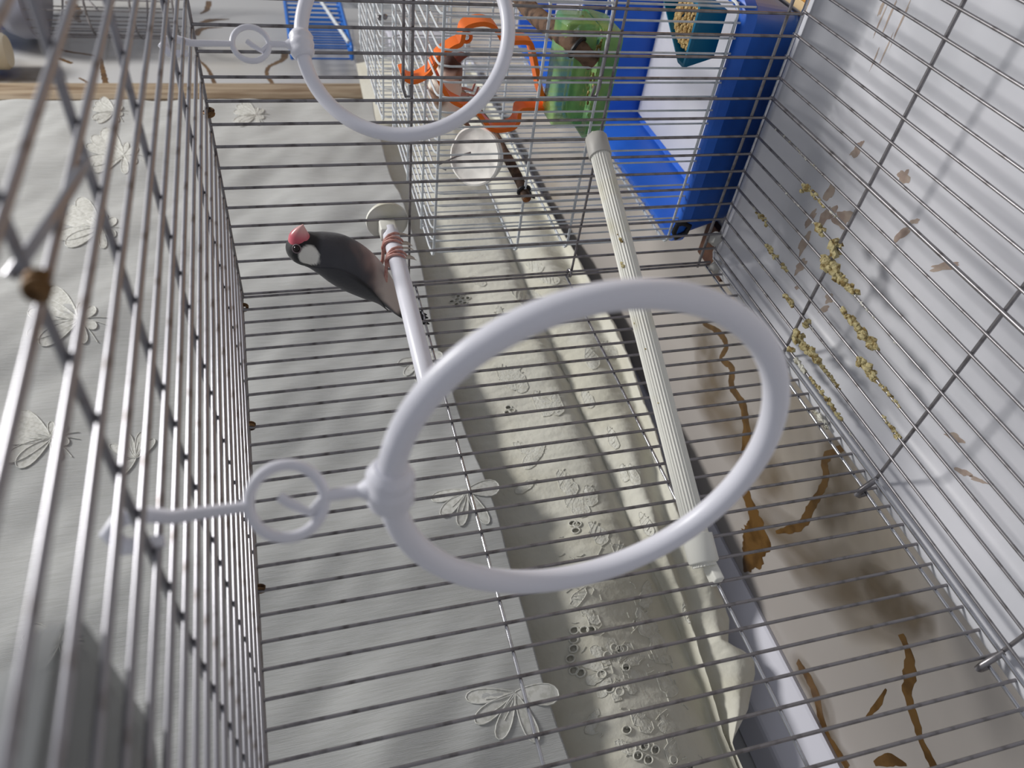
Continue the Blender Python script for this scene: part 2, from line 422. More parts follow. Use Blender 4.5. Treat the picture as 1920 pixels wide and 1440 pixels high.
for i, (px, py, rx, ry, an) in enumerate([(1605, 283, .7, .25, 1.3), (1695, 330, .5, .35, .4), (1556, 360, .7, .3, 1.4), (1550, 405, .9, .45, 1.2), (1580, 410, .8, .5, .6), (1520, 410, .8, .25, 1.3), (1508, 455, .9, .3, 1.5), (1500, 500, .8, .3, 1.2), (1488, 545, .7, .2, 1.1),
        (1690, 440, .6, .2, 1.2), (1715, 415, .4, .15, .8), (1655, 10, .5, .12, 1.6), (1650, 40, .9, .06, 1.6), (1670, 25, 1.1, .06, 1.6), (1690, 40, 1.2, .06, 1.6), (1640, 110, .7, .05, 1.6), (1660, 95, .9, .05, 1.6),
        (1805, 885, .5, .18, .6), (1835, 900, .6, .12, .6), (1790, 820, .5, .2, .5), (1555, 560, .5, .3, 1), (1545, 580, .6, .15, 1), (1770, 500, .9, .2, .8)]):
    flatblob(st, px, py, rx * .8, ry * .8, an, i * 1.7)
stuff(obj('stain', st, M['stain'], tray, smooth=False))
# dried droppings caked on the floor wires
dp = MB(); k = 0
def caked(p0, p1, r0, r1, cnt, m=0, z=ZFL + .02):
    global k
    a, b = at(*p0, z=z), at(*p1, z=z)
    cnt = int(cnt * 2.0)
    for i in range(cnt):
        t = (i + rng.random()) / cnt; r = .74 * (r0 * (1 - t) + r1 * t); r *= .6 + .7 * rng.random(); k += 1
        c = a * (1 - t) + b * t
        yw = -10.46 + 1.04 * round((c[1] + 10.46) / 1.04); c[1] += (yw - c[1]) * (1. if m else .75)
        c = c + rng.normal(0, r * (.3 if m else .45), 3)
        dp.blob(c, (r * (.8 + .7 * rng.random()), r * (.6 + .5 * rng.random()), r * (.6 + .5 * rng.random())), k * 1.31, 1, .45, m)
caked((1562, 458), (1556, 488), .24, .3, 26); caked((1552, 485), (1600, 545), .27, .17, 46); caked((1600, 545), (1640, 600), .07, .06, 14, 1)
caked((1580, 574), (1600, 600), .15, .16, 12); caked((1598, 596), (1645, 650), .2, .2, 30); caked((1612, 670), (1640, 712), .2, .2, 22); caked((1650, 716), (1692, 760), .1, .07, 16)
caked((1510, 610), (1486, 650), .2, .2, 18); caked((1490, 632), (1540, 675), .22, .2, 32); caked((1540, 675), (1578, 725), .14, .09, 18)
caked((1492, 668), (1515, 690), .17, .15, 12, 1); caked((1520, 700), (1565, 755), .11, .12, 18); caked((1552, 752), (1580, 785), .14, .12, 14); caked((1535, 762), (1562, 792), .16, .14, 12, 1)
caked((1505, 352), (1512, 360), .2, .2, 5); caked((1517, 362), (1545, 392), .15, .1, 14); caked((1530, 420), (1545, 432), .18, .2, 9); caked((1558, 392), (1575, 410), .09, .07, 7, 1)
caked((1420, 400), (1436, 420), .16, .16, 9); caked((1440, 452), (1454, 484), .15, .15, 12); caked((1465, 495), (1478, 510), .12, .13, 7)
caked((1472, 552), (1490, 572), .17, .14, 9); caked((1658, 775), (1695, 815), .08, .09, 9); caked((1672, 790), (1690, 815), .1, .12, 8)
for (a, b) in [((1455, 236), (1500, 290)), ((1490, 235), (1530, 320)), ((1420, 335), (1500, 400)), ((1405, 390), (1470, 470)), ((1385, 430), (1500, 570)), ((1470, 250), (1560, 330)), ((1480, 345), (1560, 440)), ((1500, 600), (1570, 690)), ((1370, 470), (1470, 600)), ((1610, 545), (1690, 640)), ((1530, 520), (1640, 650)), ((1600, 800), (1640, 850))]:
    caked(a, b, .07, .06, 16, 1)
stuff(tag(obj('dried_droppings', dp, [M['drop'], M['drop_w']], smooth=False), 'yellowish dried droppings caked on the floor wires below the perches', 'droppings'))

# ------------------------------------------------------------------ ring swings
def swing(name, ctr, nrm, label):
    ctr = np.array(ctr, float); nrm = np.array(nrm, float); nrm /= np.linalg.norm(nrm)
    up = np.array([0, 0, 1.]) - nrm * nrm[2]; up /= np.linalg.norm(up); sd = np.cross(nrm, up)
    r = 3.7; top = ctr + up * r; Z = np.array([0, 0, 1.])
    root = tag(empty(name, top), label, 'swing', 'white ring swings hung from the cage roof')
    obj('ring', MB().tube([ctr + (up * math.cos(t) + sd * math.sin(t)) * r for t in np.linspace(0, 2 * math.pi, 97)[:-1]], .25, 18, closed=True), M['plastic'], root)
    cl = MB()
    P = [ctr + (up * math.cos(t) + sd * math.sin(t)) * r for t in np.linspace(-.13, .13, 11)]
    cl.tube(P, [.3, .38, .43, .4, .43, .45, .43, .4, .43, .38, .3], 18)
    cl.lathe([(.1, -.35), (.32, -.2), (.3, .25), (.14, .5), (.11, .55)], top, Z, 18)
    obj('collar', cl, M['plastic'], root)
    a = top + Z * .45; lc = top + Z * 1.72
    sm = MB().tube([a, lc - Z * .6], .11, 12)
    obj('stem', sm, M['plastic'], root)
    side = sd if abs(sd[0]) > .3 else np.array([.7, -.7, 0])
    side = np.array([side[0], side[1], 0]); side /= np.linalg.norm(side)
    side = np.array([.75, -.66, 0])
    lp = MB()
    pts = [lc + (-Z * math.cos(t) + side * math.sin(t)) * .61 for t in np.linspace(0, 2 * math.pi, 41)[:-1]]
    lp.tube(pts, .1, 10, closed=True)
    pts = [lc - Z * .68 + side * .05, lc - Z * .35 - side * .25, lc - Z * .05 - side * .05, lc + Z * .12 + side * .1]
    lp.tube(pts, .09, 10)
    obj('loop', lp, M['plastic'], root)
    zt_ = zt(top[0])
    h0 = lc + Z * .6; hz = zt_ - h0[2]
    hk = MB().tube([h0, h0 + Z * (hz - .25), h0 + Z * (hz + .2) + side * .12, h0 + Z * (hz + .5) + side * .1, h0 + Z * (hz + .68) - side * .12, h0 + Z * (hz + .5) - side * .36, h0 + Z * (hz + .2) - side * .38, h0 + Z * (hz - .1) - side * .36], [.1, .12, .14, .15, .16, .15, .13, .1], 10)
    obj('hook', hk, M['plastic'], root)
    return root
swing('ring_swing', (-23.95, -14.72, 17.02), (.996, .09, -.016), 'white plastic ring swing hanging nearest the camera, large and blurred')
swing('ring_swing', (-4.55, -15.1, 17.47), (.636, .719, -.28), 'white plastic ring swing hanging farther off, cut by the picture edge')

# ------------------------------------------------------------------ perches
def perch_smooth():
    y, z = -4.07, 17.47
    root = tag(empty('smooth_perch', (0, y, z)), 'smooth white plastic perch with round end disc, the dark bird sitting on it', 'perch')
    pr_ = MB(); pr_.lathe([(.3, .0), (.4, .08), (.4, .55), (.41, .6), (.41, 1.4), (.4, 6), (.4, 11.3), (.34, 11.45)], (-.55, y, z), (-1, 0, 0), 28)
    obj('perch_rod', pr_, M['plastic'], root)
    obj('socket', MB().box((-1.0, y - .36, z - .32), (-.12, y + .36, z + .5), .08), M['plastic_ivory'], root)
    obj('end_disc', MB().lathe([(.9, .0), (1.04, .04), (1.06, .18), (1.0, .3), (.5, .32)], (.14, y, z + .02), (1, 0, 0), 40), M['plastic_ivory'], root)
    obj('screw_end', MB().lathe([(.3, 0), (.3, .5), (.2, .6)], (.45, y - .1, z), (1, 0, 0), 14), M['plastic'], root)
    return root
perch_smooth()
pa, pb = np.array([-.35, -8.45, 7.25]), np.array([-19.3, -.15, 7.55])
rp = tag(empty('ribbed_perch', pa), 'long ribbed ivory plastic perch crossing the cage, smeared with droppings', 'perch')
d = (pb - pa) / np.linalg.norm(pb - pa); sd = np.cross(d, [0, 0, 1.]); sd /= np.linalg.norm(sd); up = np.cross(sd, d)
v = []; nr = 72; f = []
for i, t in enumerate(np.linspace(0, 1, 12)):
    c = pa * (1 - t) + pb * t
    for j in range(nr):
        a = 2 * math.pi * j / nr; r = .455 + (.03 if j % 3 == 1 else (-.012 if j % 3 == 2 else 0.0))
        v.append(c + (sd * math.cos(a) + up * math.sin(a)) * r)
for i in range(11):
    for j in range(nr): f.append((i * nr + j, i * nr + (j + 1) % nr, (i + 1) * nr + (j + 1) % nr, (i + 1) * nr + j))
f += [tuple(range(nr)), tuple(range(11 * nr, 12 * nr))]
rib = obj('perch_rod', MB().add(v, f), M['plastic_ivory'], rp, smooth=False)
obj('end_cap', MB().lathe([(.3, -.35), (.5, -.3), (.56, -.2), (.57, .75), (.55, .85), (.47, .86)], pa, d, 32), M['plastic_grey'], rp)
obj('hook', MB().box(pa + np.array([-.05, -.3, -.25]), pa + np.array([.6, .1, .15]), .05), M['plastic_ivory'], rp)
cl = MB().lathe([(.46, -1.35), (.5, -1.3), (.5, -1.28), (.62, -1.26), (.62, -.2), (.55, -.12)], pb, d, 32)
obj('end_clip', cl, M['plastic_ivory'], rp)
obj('clip_hook', MB().box(pb + np.array([-.75, -.25, -.45]), pb + np.array([.1, .38, -.05]), .06), M['plastic_ivory'], rp)
sm = MB(); kk = 0
for (px, py, rr) in [(1165, 457, .13), (1168, 461, .1), (1167, 500, .12), (1170, 506, .14), (1160, 448, .06), (1190, 610, .05), (1212, 660, .05), (1235, 760, .05), (1298, 960, .06), (1305, 985, .06), (1310, 1000, .07), (1322, 985, .05), (1318, 1010, .05), (1300, 1030, .05)]:
    dd = ray(px, py); t0 = None
    # nearest point of the line of sight to the rod axis, then out to the surface
    w0 = C - pa; aa = dd @ dd; bb = dd @ d; cc = 1.; d1 = dd @ w0; e1 = d @ w0
    q = (aa * e1 - bb * d1) / (aa * cc - bb * bb); tt = (bb * e1 - cc * d1) / (aa * cc - bb * bb)
    axp = pa + d * q; pt = C + dd * tt; o_ = pt - axp; vd = -dd / np.linalg.norm(dd); vd = vd - d * (vd @ d); vd /= np.linalg.norm(vd)
    o_ = o_ - vd * (o_ @ vd); h = max(.02, .46 ** 2 - o_ @ o_) ** .5
    kk += 1; sm.blob(axp + o_ + vd * h, (rr, rr * .7, rr * .7), kk * 2.3, 1, .4)
stuff(obj('dropping_smear', sm, M['drop'], rp, smooth=False))

# ------------------------------------------------------------------ birds
def sstep(a, b, x): t = np.clip((x - a) / (b - a), 0, 1); return t * t * (3 - 2 * t)
class Loft:
    """spine in a vertical plane through x=x0; rings (dorsal, side)"""
    def __init__(s, spine, side, ns=70, nt=56):
        A = catmull(spine, ns); s.c = A[:, :3]; s.rs = A[:, 3]; s.rw = A[:, 4]; s.ns, s.nt = ns, nt
        s.side = np.array(side, float); s.side /= np.linalg.norm(s.side)
        T = np.gradient(s.c, axis=0); T /= np.linalg.norm(T, axis=1)[:, None]
        s.N = np.cross(s.side, T); s.N /= np.linalg.norm(s.N, axis=1)[:, None]
    def pt(s, u, th, off=0.):
        x = np.clip(u, 0, 1) * (s.ns - 1); i = np.minimum(x.astype(int), s.ns - 2); t = (x - i)[..., None]
        g = lambda a: a[i] * (1 - t) + a[i + 1] * t
        g1 = lambda a: a[i] * (1 - t[..., 0]) + a[i + 1] * t[..., 0]
        return g(s.c) + g(s.N) * ((g1(s.rs) + off) * np.cos(th))[..., None] + s.side * ((g1(s.rw) + off) * np.sin(th))[..., None]
    def mesh(s):
        u, th = np.meshgrid(np.linspace(0, 1, s.ns), np.linspace(0, 2 * math.pi, s.nt, endpoint=False), indexing='ij')
        P = s.pt(u, th); mb = MB(); nt, ns = s.nt, s.ns
        f = [(i * nt + j, i * nt + (j + 1) % nt, (i + 1) * nt + (j + 1) % nt, (i + 1) * nt + j) for i in range(ns - 1) for j in range(nt)]
        f += [tuple(range(nt)), tuple(range((ns - 1) * nt, ns * nt))]
        mb.add(P.reshape(-1, 3), f); return mb, u.ravel(), th.ravel(), P.reshape(-1, 3)
def claw_path(leg, base, perch_c, r, ang0, ang1, xs, xe):
    P = []
    for t in np.linspace(0, 1, 9):
        a = ang0 + (ang1 - ang0) * t
        P.append(np.array([xs + (xe - xs) * t, perch_c[0] + math.cos(a) * r, perch_c[1] + math.sin(a) * r]))
    return P

X0B = -2.5
sp = [(X0B, .05, 16.95, .10, .22), (X0B, -.55, 17.35, .26, .36), (X0B, -1.15, 17.68, .42, .5), (X0B, -1.85, 18.05, .66, .72), (X0B, -2.56, 18.64, .93, .98), (X0B, -3.35, 19.43, 1.12, 1.16),
      (X0B, -4.02, 20.23, 1.12, 1.14), (X0B, -4.36, 20.85, .98, 1.0), (X0B, -4.56, 21.35, .82, .84), (X0B - .03, -4.68, 21.72, .76, .78), (X0B - .05, -4.82, 22.05, .62, .66), (X0B - .06, -4.95, 22.3, .36, .42), (X0B - .06, -5.02, 22.42, .05, .06)]
bird = tag(empty('java_sparrow', (X0B, -4.07, 17.87)), 'dark grey finch with thick pink beak and white cheek perched on the smooth perch', 'bird')
lf = Loft(sp, (-1, 0, 0))          # side +1 = the flank turned to the camera
mb, u, th, P = lf.mesh()
H = np.array([X0B - .03, -4.68, 21.72])
ven = (1 - np.cos(th)) / 2          # 1 = belly
grey = np.array(lin((64, 64, 69))); black = np.array(lin((22, 21, 24))); pink = np.array(lin((142, 118, 112))); pale = np.array(lin((196, 182, 174))); white = np.array(lin((226, 224, 216)))
def mixc(a, b, t): return a * (1 - t[:, None]) + b * t[:, None]
nz = np.array([noise.noise(Vector(p * 2.2)) for p in P])
col = np.tile(grey, (len(P), 1)) * (1 + .12 * nz[:, None])
lowb = sstep(19.15, 18.1, P[:, 2] + .35 * (P[:, 1] + 3.3) + .25 * nz)
col = mixc(col, np.tile(pink, (len(P), 1)), lowb * sstep(.25, .5, ven))
vent = sstep(18.75, 18.05, P[:, 2] + .15 * nz)
col = mixc(col, np.tile(pale, (len(P), 1)), vent * sstep(.3, .5, ven))
tl = sstep(.13, .06, u); col = mixc(col, np.tile(black, (len(P), 1)), tl)
hd = sstep(20.85, 21.15, P[:, 2] + .25 * (P[:, 1] + 4.7) * -1 - .1 + .1 * nz); col = mixc(col, np.tile(black, (len(P), 1)), hd)
for sx in (-1, 1):
    cdir = np.array([.72 * sx, -.06, -.22]); cp = H + cdir
    dd = np.linalg.norm((P - cp) * np.array([.5, 1.05, 1.0]), axis=1)
    col = mixc(col, np.tile(white, (len(P), 1)), sstep(.5, .42, dd + .06 * nz) * (P[:, 0] * sx > H[0] * sx))
obj('body', mb, M['feather'], bird, col=col)
# beak: two mandibles
bt = np.array([X0B - .1, -6.0, 21.6]); bb0 = np.array([X0B - .04, -5.1, 21.78])
def mandible(c0, tip, rs, rw, nm):
    A = catmull([(*c0, rs, rw), (*(c0 * .72 + tip * .28 + np.array([0, 0, .04])), rs * .92, rw * .86), (*(c0 * .4 + tip * .6 + np.array([0, 0, .04])), rs * .6, rw * .52), (*tip, .02, .02)], 18)
    l = Loft(A[:, :5], (-1, 0, 0), 20, 28); m_, uu, tt, PP = l.mesh()
    c = mixc(np.tile(np.array(lin((206, 98, 112))), (len(PP), 1)), np.tile(np.array(lin((230, 184, 178))), (len(PP), 1)), sstep(.35, 1, uu))
    return obj(nm, m_, M['beak'], bird, col=c)
mandible(bb0 + np.array([0, 0, .1]), bt, .46, .47, 'upper_beak')
mandible(bb0 + np.array([0, .06, -.22]), bt + np.array([0, .1, -.02]), .3, .41, 'lower_beak')
for sx in (-1, 1):
    ec = H + np.array([.585 * sx, -.4, .27]); nrm = np.array([.62 * sx, -.4, .24])
    ey = obj('eye', MB().lathe([(.0, -.12), (.12, -.05), (.155, .0), (.13, .06), (.07, .1), (.0, .115)], ec, nrm, 20), M['eye'], bird)
    nn = nrm / np.linalg.norm(nrm); a_ = np.cross(nn, [0, 0, 1.]); a_ /= np.linalg.norm(a_); b_ = np.cross(nn, a_)
    obj('eye_ring', MB().tube([ec + nn * .02 + (a_ * math.cos(t) + b_ * math.sin(t)) * .185 for t in np.linspace(0, 6.283, 25)[:-1]], .032, 8, closed=True), M['eye_ring'], ey)
# folded wings
for sx in (1, -1):
    uu, vv = np.meshgrid(np.linspace(0, 1, 30), np.linspace(0, 1, 18), indexing='ij')
    s0 = .70 - .56 * uu                                   # from shoulder to tip along the body
    wid = np.sin(np.clip(uu * 1.15 + .12, 0, 1) * math.pi * .5) * (1 - uu ** 2.2) + .05 * (1 - uu)
    th0 = .22 + .35 * uu
    thv = th0 + (1.62 - .3 * uu) * vv * np.clip(wid * 1.3, .04, 1)
    Pw = lf.pt(s0, thv * sx, .012 + (.05 + .03 * np.sin(vv * math.pi)) * sstep(.15, .5, uu))
    wm_ = MB().grid(Pw)
    wc = np.tile(np.array(lin((58, 58, 62))), (Pw.shape[0] * Pw.shape[1], 1))
    edge = sstep(.86, .97, vv.ravel()) * sstep(.35, .55, uu.ravel()); wc = mixc(wc, np.tile(black, (len(wc), 1)), edge)
    wo = obj('wing', wm_, M['feather'], bird, col=wc)
    md = wo.modifiers.new('thick', 'SOLIDIFY'); md.thickness = .05 * S; md.offset = -1
# tail feathers
for i in range(7):
    a = (i - 3) / 3.
    p0 = np.array([X0B + a * .14, -.35, 17.2]); p1 = np.array([X0B + a * .38, .18 + .1 * abs(a), 15.75 + .12 * (i % 3)])
    tf = MB().tube([p0, p0 * .5 + p1 * .5, p1 * .8 + p0 * .2, p1], [.06, .085, .085, .015], 8, flat=((0, 1, .35), 2.6))
    obj('tail_feather', tf, M['black'], bird)
# legs and feet gripping the perch (perch axis y=-4.07 z=17.47 r=.41)
for (xf, ytop, ztop) in ((-1.85, -2.75, 18.25), (-3.0, -2.55, 18.15)):
    lg = MB(); yc, zc = -4.07, 17.47
    lg.tube([(xf - .05, ytop + .25, ztop + .3), (xf, ytop - .1, ztop - .1), (xf, -3.25, 18.0), (xf, -3.75, 17.98), (xf, -4.0, 17.98)], [.26, .13, .085, .08, .1], 10)
    for (xs, xe, r_, a1) in ((xf, xf + .42, .085, 3.9), (xf, xf, .09, 4.35), (xf, xf - .4, .085, 3.9)):
        Pp = claw_path(None, None, (yc, zc), .49, math.pi * .5, a1, xs, xe); rr = [.09, .07, .085, .065, .08, .06, .07, .055, .045]
        lg.tube(Pp, rr, 8)
    Pp = claw_path(None, None, (yc, zc), .49, math.pi * .5, -.9, xf, xf + .05); lg.tube(Pp, [.11, .1, .1, .09, .09, .08, .08, .07, .06], 8)
    lo_ = obj('leg', lg, M['leg'], bird)
    for (xe, a1) in ((xf + .42, 3.9), (xf, 4.35), (xf - .4, 3.9)):
        e = np.array([xe, yc + math.cos(a1) * .49, zc + math.sin(a1) * .49]); t_ = np.array([0, -math.sin(a1), math.cos(a1)])
        dn = np.array([0, -.1, -.9])
        Pc = [e, e + dn * .18 + t_ * .05, e + dn * .3 + t_ * .16, e + dn * .34 + t_ * .3]
        obj('claw', MB().tube(Pc, [.055, .05, .035, .01], 8), M['claw'], lo_)

# ------------------------------------------------------------------ curtain with embroidered sprigs
YC = 13.0
def curt_y(x, z):
    return YC + .35 * np.sin(x * .21 + z * .03) + .25 * np.sin(x * .53 + 1.1 + z * .05) + .18 * np.sin(z * .4 + x * .11) * np.exp(-((z - 18) / 9) ** 2)
def hem(x): return 12.15 + .25 * np.sin(x * .19) + np.interp(x, [-40, -24, -18, -10, 55], [-1.6, -1.05, -.3, 0, .25])
xs = np.linspace(-46, 49.6, 260); tt = np.linspace(0, 1, 150)
XX, TT = np.meshgrid(xs, tt, indexing='ij'); ZZ = hem(XX) + (70 - hem(XX)) * TT ** 1.25
wr = np.array([noise.noise(Vector((x * .16, z * .22, 3.))) + .5 * noise.noise(Vector((x * .4 + z * .35, z * .3, 7.))) for x, z in zip(XX.ravel(), ZZ.ravel())]).reshape(XX.shape)
YY = curt_y(XX, ZZ) + .3 * wr
cur = obj('hanging_curtain', MB().grid(np.stack([XX, YY, ZZ], -1)), M['curtain'], org=(0, YC, 12))
tag(cur, 'pale grey-white curtain with embroidered sprigs hanging behind the cage', 'curtain')
md = cur.modifiers.new('thick', 'SOLIDIFY'); md.thickness = .12 * S
def on_curtain(px, py):
    p = at(px, py, y=YC)
    for _ in range(3):
        x, z = p[0], p[2]
        yv = float(curt_y(x, z)) + .3 * (noise.noise(Vector((x * .16, z * .22, 3.))) + .5 * noise.noise(Vector((x * .4 + z * .35, z * .3, 7.))))
        p = at(px, py, y=yv)
    return p - np.array([0, .045, 0])
def petal_px(c, ang, L_, W_):
    """closed outline of a petal in picture pixels"""
    P = []
    for t in np.linspace(0, 2 * math.pi, 19)[:-1]:
        a = .5 - .5 * math.cos(t); b = math.sin(t) * (.35 + .65 * a)
        P.append((c[0] + L_ * a * math.cos(ang) - W_ * b * math.sin(ang), c[1] + L_ * a * math.sin(ang) + W_ * b * math.cos(ang)))
    return P
def filled(mb, pts, dome=.06):
    n = len(pts); c = np.mean(pts, 0) - np.array([0, dome, 0]); mb.add([c] + list(pts), [(0, i + 1, (i + 1) % n + 1) for i in range(n)])
def sprig(c, sc, rot=0., style=0):
    mb = MB(); fn = on_curtain
    pet = [(-2.72, 1.0, .2, 1), (-3.0, 1.05, .18, 1), (2.85, 1.1, .2, 1), (2.6, .95, .22, 0), (-2.35, .9, .26, 0), (-.6, .42, .13, 1), (1.35, .5, .14, 0), (.4, .4, .12, 0), (-1.4, .35, .1, 0)]
    if style == 1: pet = [(2.9, 1.0, .2, 0), (2.35, 1.0, .22, 0), (1.75, 1.0, .2, 0), (-.1, .9, .3, 1), (1.0, 1.1, .2, 1)]
    for (a, l, w_, fl) in pet:
        o = petal_px(c, a + rot, l * sc, w_ * sc); q = [fn(*p) for p in o]
        mb.tube(q, .04, 6, closed=True)
        filled(mb, q, .05 if fl else .02)
    for a in ((.0, -.25, .7) if style == 0 else (2.1, 2.6, 1.6)):
        q = [fn(c[0] + sc * t * math.cos(a + rot + .3 * t), c[1] + sc * t * math.sin(a + rot + .3 * t)) for t in (0, .2, .4, .6)]
        mb.tube(q, .03, 6)
    return obj('embroidered_sprig', mb, M['thread'], cur)
for (c, sc, rt, stl) in [((96, 822), 88, -.15, 0), ((148, 600), 92, .0, 0), ((232, 292), 70, .1, 0), ((190, 428), 78, .1, 0), ((112, 1205), 70, -.3, 0), ((875, 920), 68, .0, 1), ((965, 1300), 92, .15, 1), ((790, 672), 45, .0, 1), ((255, 860), 50, 2.6, 1), ((215, 210), 40, 0., 0), ((480, 216), 40, .0, 0)]:
    sprig(c, sc, rt, stl)

# ------------------------------------------------------------------ white chest and cream lace cloth
cpr = [(17.15, ZF + .01), (17.0, -4.3), (17.1, -4.15), (18.85, -2.1), (19.0, -2.0), (19.3, -1.95), (21.8, -1.95), (21.8, ZF + .01)]
nq = len(cpr); cb = MB().add([(x, y, z) for x in (-46, 72.5) for (y, z) in cpr], [(i, (i + 1) % nq, nq + (i + 1) % nq, nq + i) for i in range(nq)] + [tuple(range(nq)), tuple(range(nq, 2 * nq))])
chest = obj('low_plinth', cb, M['box_w'], smooth=False)
tag(chest, 'long low white plinth with sloping front below the cream lace cloth', 'plinth')
def itp(x, xs_, ys_): return np.interp(x, xs_, ys_)
NX, NT = 760, 150
lx = np.concatenate([np.linspace(-31, 22, 640), np.linspace(22.3, 66, NX - 640)])
zc1 = itp(lx, [-22, -19, -13, -2, 15, 66], [3.4, 3.0, 2.76, 2.66, 2.87, 2.4])
zc2 = itp(lx, [-22, -20.9, -17.5, -14.3, -10.6, -3, 5, 22, 66], [3.2, 3.0, 2.3, 1.5, .9, -.8, -1.7, -1.9, -1.6])
zb = itp(lx, [-25, -23.0, -22.3, -21, -19.2, -18.4, -17.6, -17, -15.6, -13.5, -7.8, -.8, 9.7, 20, 34, 66], [3.4, 3.3, 2.6, .9, -.5, -.8, -.4, .2, -.55, -.8, -.7, -1.95, -3.15, -2.9, -2.55, -2.2])
zb = np.minimum(zb, zc2 - .25)
zb = np.maximum(zb, ZF + .25)
top = itp(lx, [-25, 0, 25, 66], [13.5, 13.5, 13.5, 12.5])
ctl = np.zeros((NX, 10, 2))
wob = np.array([noise.noise(Vector((x * .22, 0, 0))) for x in lx]); wob2 = np.array([noise.noise(Vector((x * .31, 5, 0))) for x in lx])
zA = (top + zc1) / 2
for i, (y_, z_) in enumerate([(15.4 + 0 * lx, top), (14.95 + .15 * wob, top * .76 + zc1 * .24), (14.3 + .25 * wob, zA), (13.75 + .25 * wob, zA * .35 + zc1 * .65), (14.75 + 0 * lx, zc1 + .15),
                               (14.6 + 0 * lx, zc1 - .12), (13.75 + .2 * wob2, zc1 * .5 + zc2 * .5), (14.5 + 0 * lx, zc2), (13.7 + .2 * wob, zc2 * .45 + zb * .55), (14.3 + 0 * lx, zb)]):
    ctl[:, i, 0] = y_; ctl[:, i, 1] = z_
# Catmull-Rom along the profile
Q = np.concatenate([2 * ctl[:, :1] - ctl[:, 1:2], ctl, 2 * ctl[:, -1:] - ctl[:, -2:-1]], 1)
G = np.zeros((NX, NT, 3)); G[:, :, 0] = lx[:, None]
for j in range(NT):
    u_ = j / (NT - 1) * 9; i = min(int(u_), 8); t = u_ - i
    p0, p1, p2, p3 = Q[:, i], Q[:, i + 1], Q[:, i + 2], Q[:, i + 3]
    G[:, j, 1:] = .5 * (2 * p1 + (p2 - p0) * t + (2 * p0 - 5 * p1 + 4 * p2 - p3) * t * t + (3 * p1 - p0 - 3 * p2 + p3) * t ** 3)
lowz = sstep(8.5, 3.5, G[:, :, 2])
shf = (2.7 * sstep(-8, -17, lx) + 1.7 * sstep(14, 34, lx))[:, None] * lowz
G[:, :, 1] += shf; G[:, :, 2] -= .57 * shf; G[:, :, 0] += np.where(lx < 0, .3, .9)[:, None] * shf
TTg = np.linspace(0, 1, NT)[None, :] * np.ones((NX, 1))
wr = np.array([noise.noise(Vector((x * .35, t * 9, 1.))) * .5 + .3 * noise.noise(Vector((x * .95 + t * 6, t * 7, 4.))) + .14 * noise.noise(Vector((x * 2.2, t * 24, 9.))) for x, t in zip(G[:, :, 0].ravel(), TTg.ravel())]).reshape(NX, NT)
G[:, :, 1] -= .32 * wr * np.clip(TTg * 6, 0, 1)
# slanting pleats hanging over the chest edge on the left
pl = np.sin((G[:, :, 0] * 1.5 + TTg * 22)) * sstep(-8, -14, G[:, :, 0]) * sstep(.72, .9, TTg)
G[:, :, 1] -= .14 * pl
G[:, :, 1] = np.minimum(G[:, :, 1], np.where(G[:, :, 2] < -.6, 18.2, 30))
GP = proj(G)
def cell(px, py):
    d2 = (GP[..., 0] - px) ** 2 + (GP[..., 1] - py) ** 2; return np.unravel_index(d2.argmin(), d2.shape)
eyelets = [(1078, 1183), (1093, 1183), (1075, 1217), (1068, 1236), (1073, 1258), (1091, 1263), (1150, 1217), (1136, 1231), (1128, 1264), (1173, 1252), (1158, 1298), (1164, 1218), (1073, 983), (1083, 983), (1177, 1370), (1186, 1405), (1198, 1418), (1215, 1425), (1230, 1405), (1262, 1425), (1205, 1400), (1108, 1183), (1076, 1200),
           (852, 553), (860, 556), (868, 560), (856, 562), (864, 566), (873, 569), (846, 566), (855, 571), (868, 553), (877, 560), (953, 765), (960, 770), (951, 775), (1172, 1215), (1140, 1293), (1080, 995), (1290, 1440)]
mask = np.ones((NX - 1, NT - 1), bool); rings = MB()
for (px, py) in eyelets:
    i, j = cell(px, py)
    if i < 3 or i > NX - 5 or j < 3 or j > NT - 5: continue
    big = .23 if py > 900 else .2
    c = G[i, j]; tx = G[i + 2, j] - G[i - 2, j]; tx /= np.linalg.norm(tx); ty = G[i, j + 2] - G[i, j - 2]; ty /= np.linalg.norm(ty)
    nn = np.cross(tx, ty); nn *= -np.sign(nn[1]) if nn[1] > 0 else 1
    for a in range(-5, 6):
        for b in range(-4, 5):
            ii, jj = i + a, j + b
            if 0 <= ii < NX - 1 and 0 <= jj < NT - 1:
                q = (G[ii, jj] + G[ii + 1, jj + 1]) / 2 - c
                if (q @ tx / (big * .8)) ** 2 + (q @ ty / (big * 1.05)) ** 2 < 1: mask[ii, jj] = False
    rings.tube([c - np.array([0, .05, 0]) + tx * math.cos(t) * big * .92 + ty * math.sin(t) * big * 1.15 for t in np.linspace(0, 6.283, 17)[:-1]], .05, 6, closed=True)
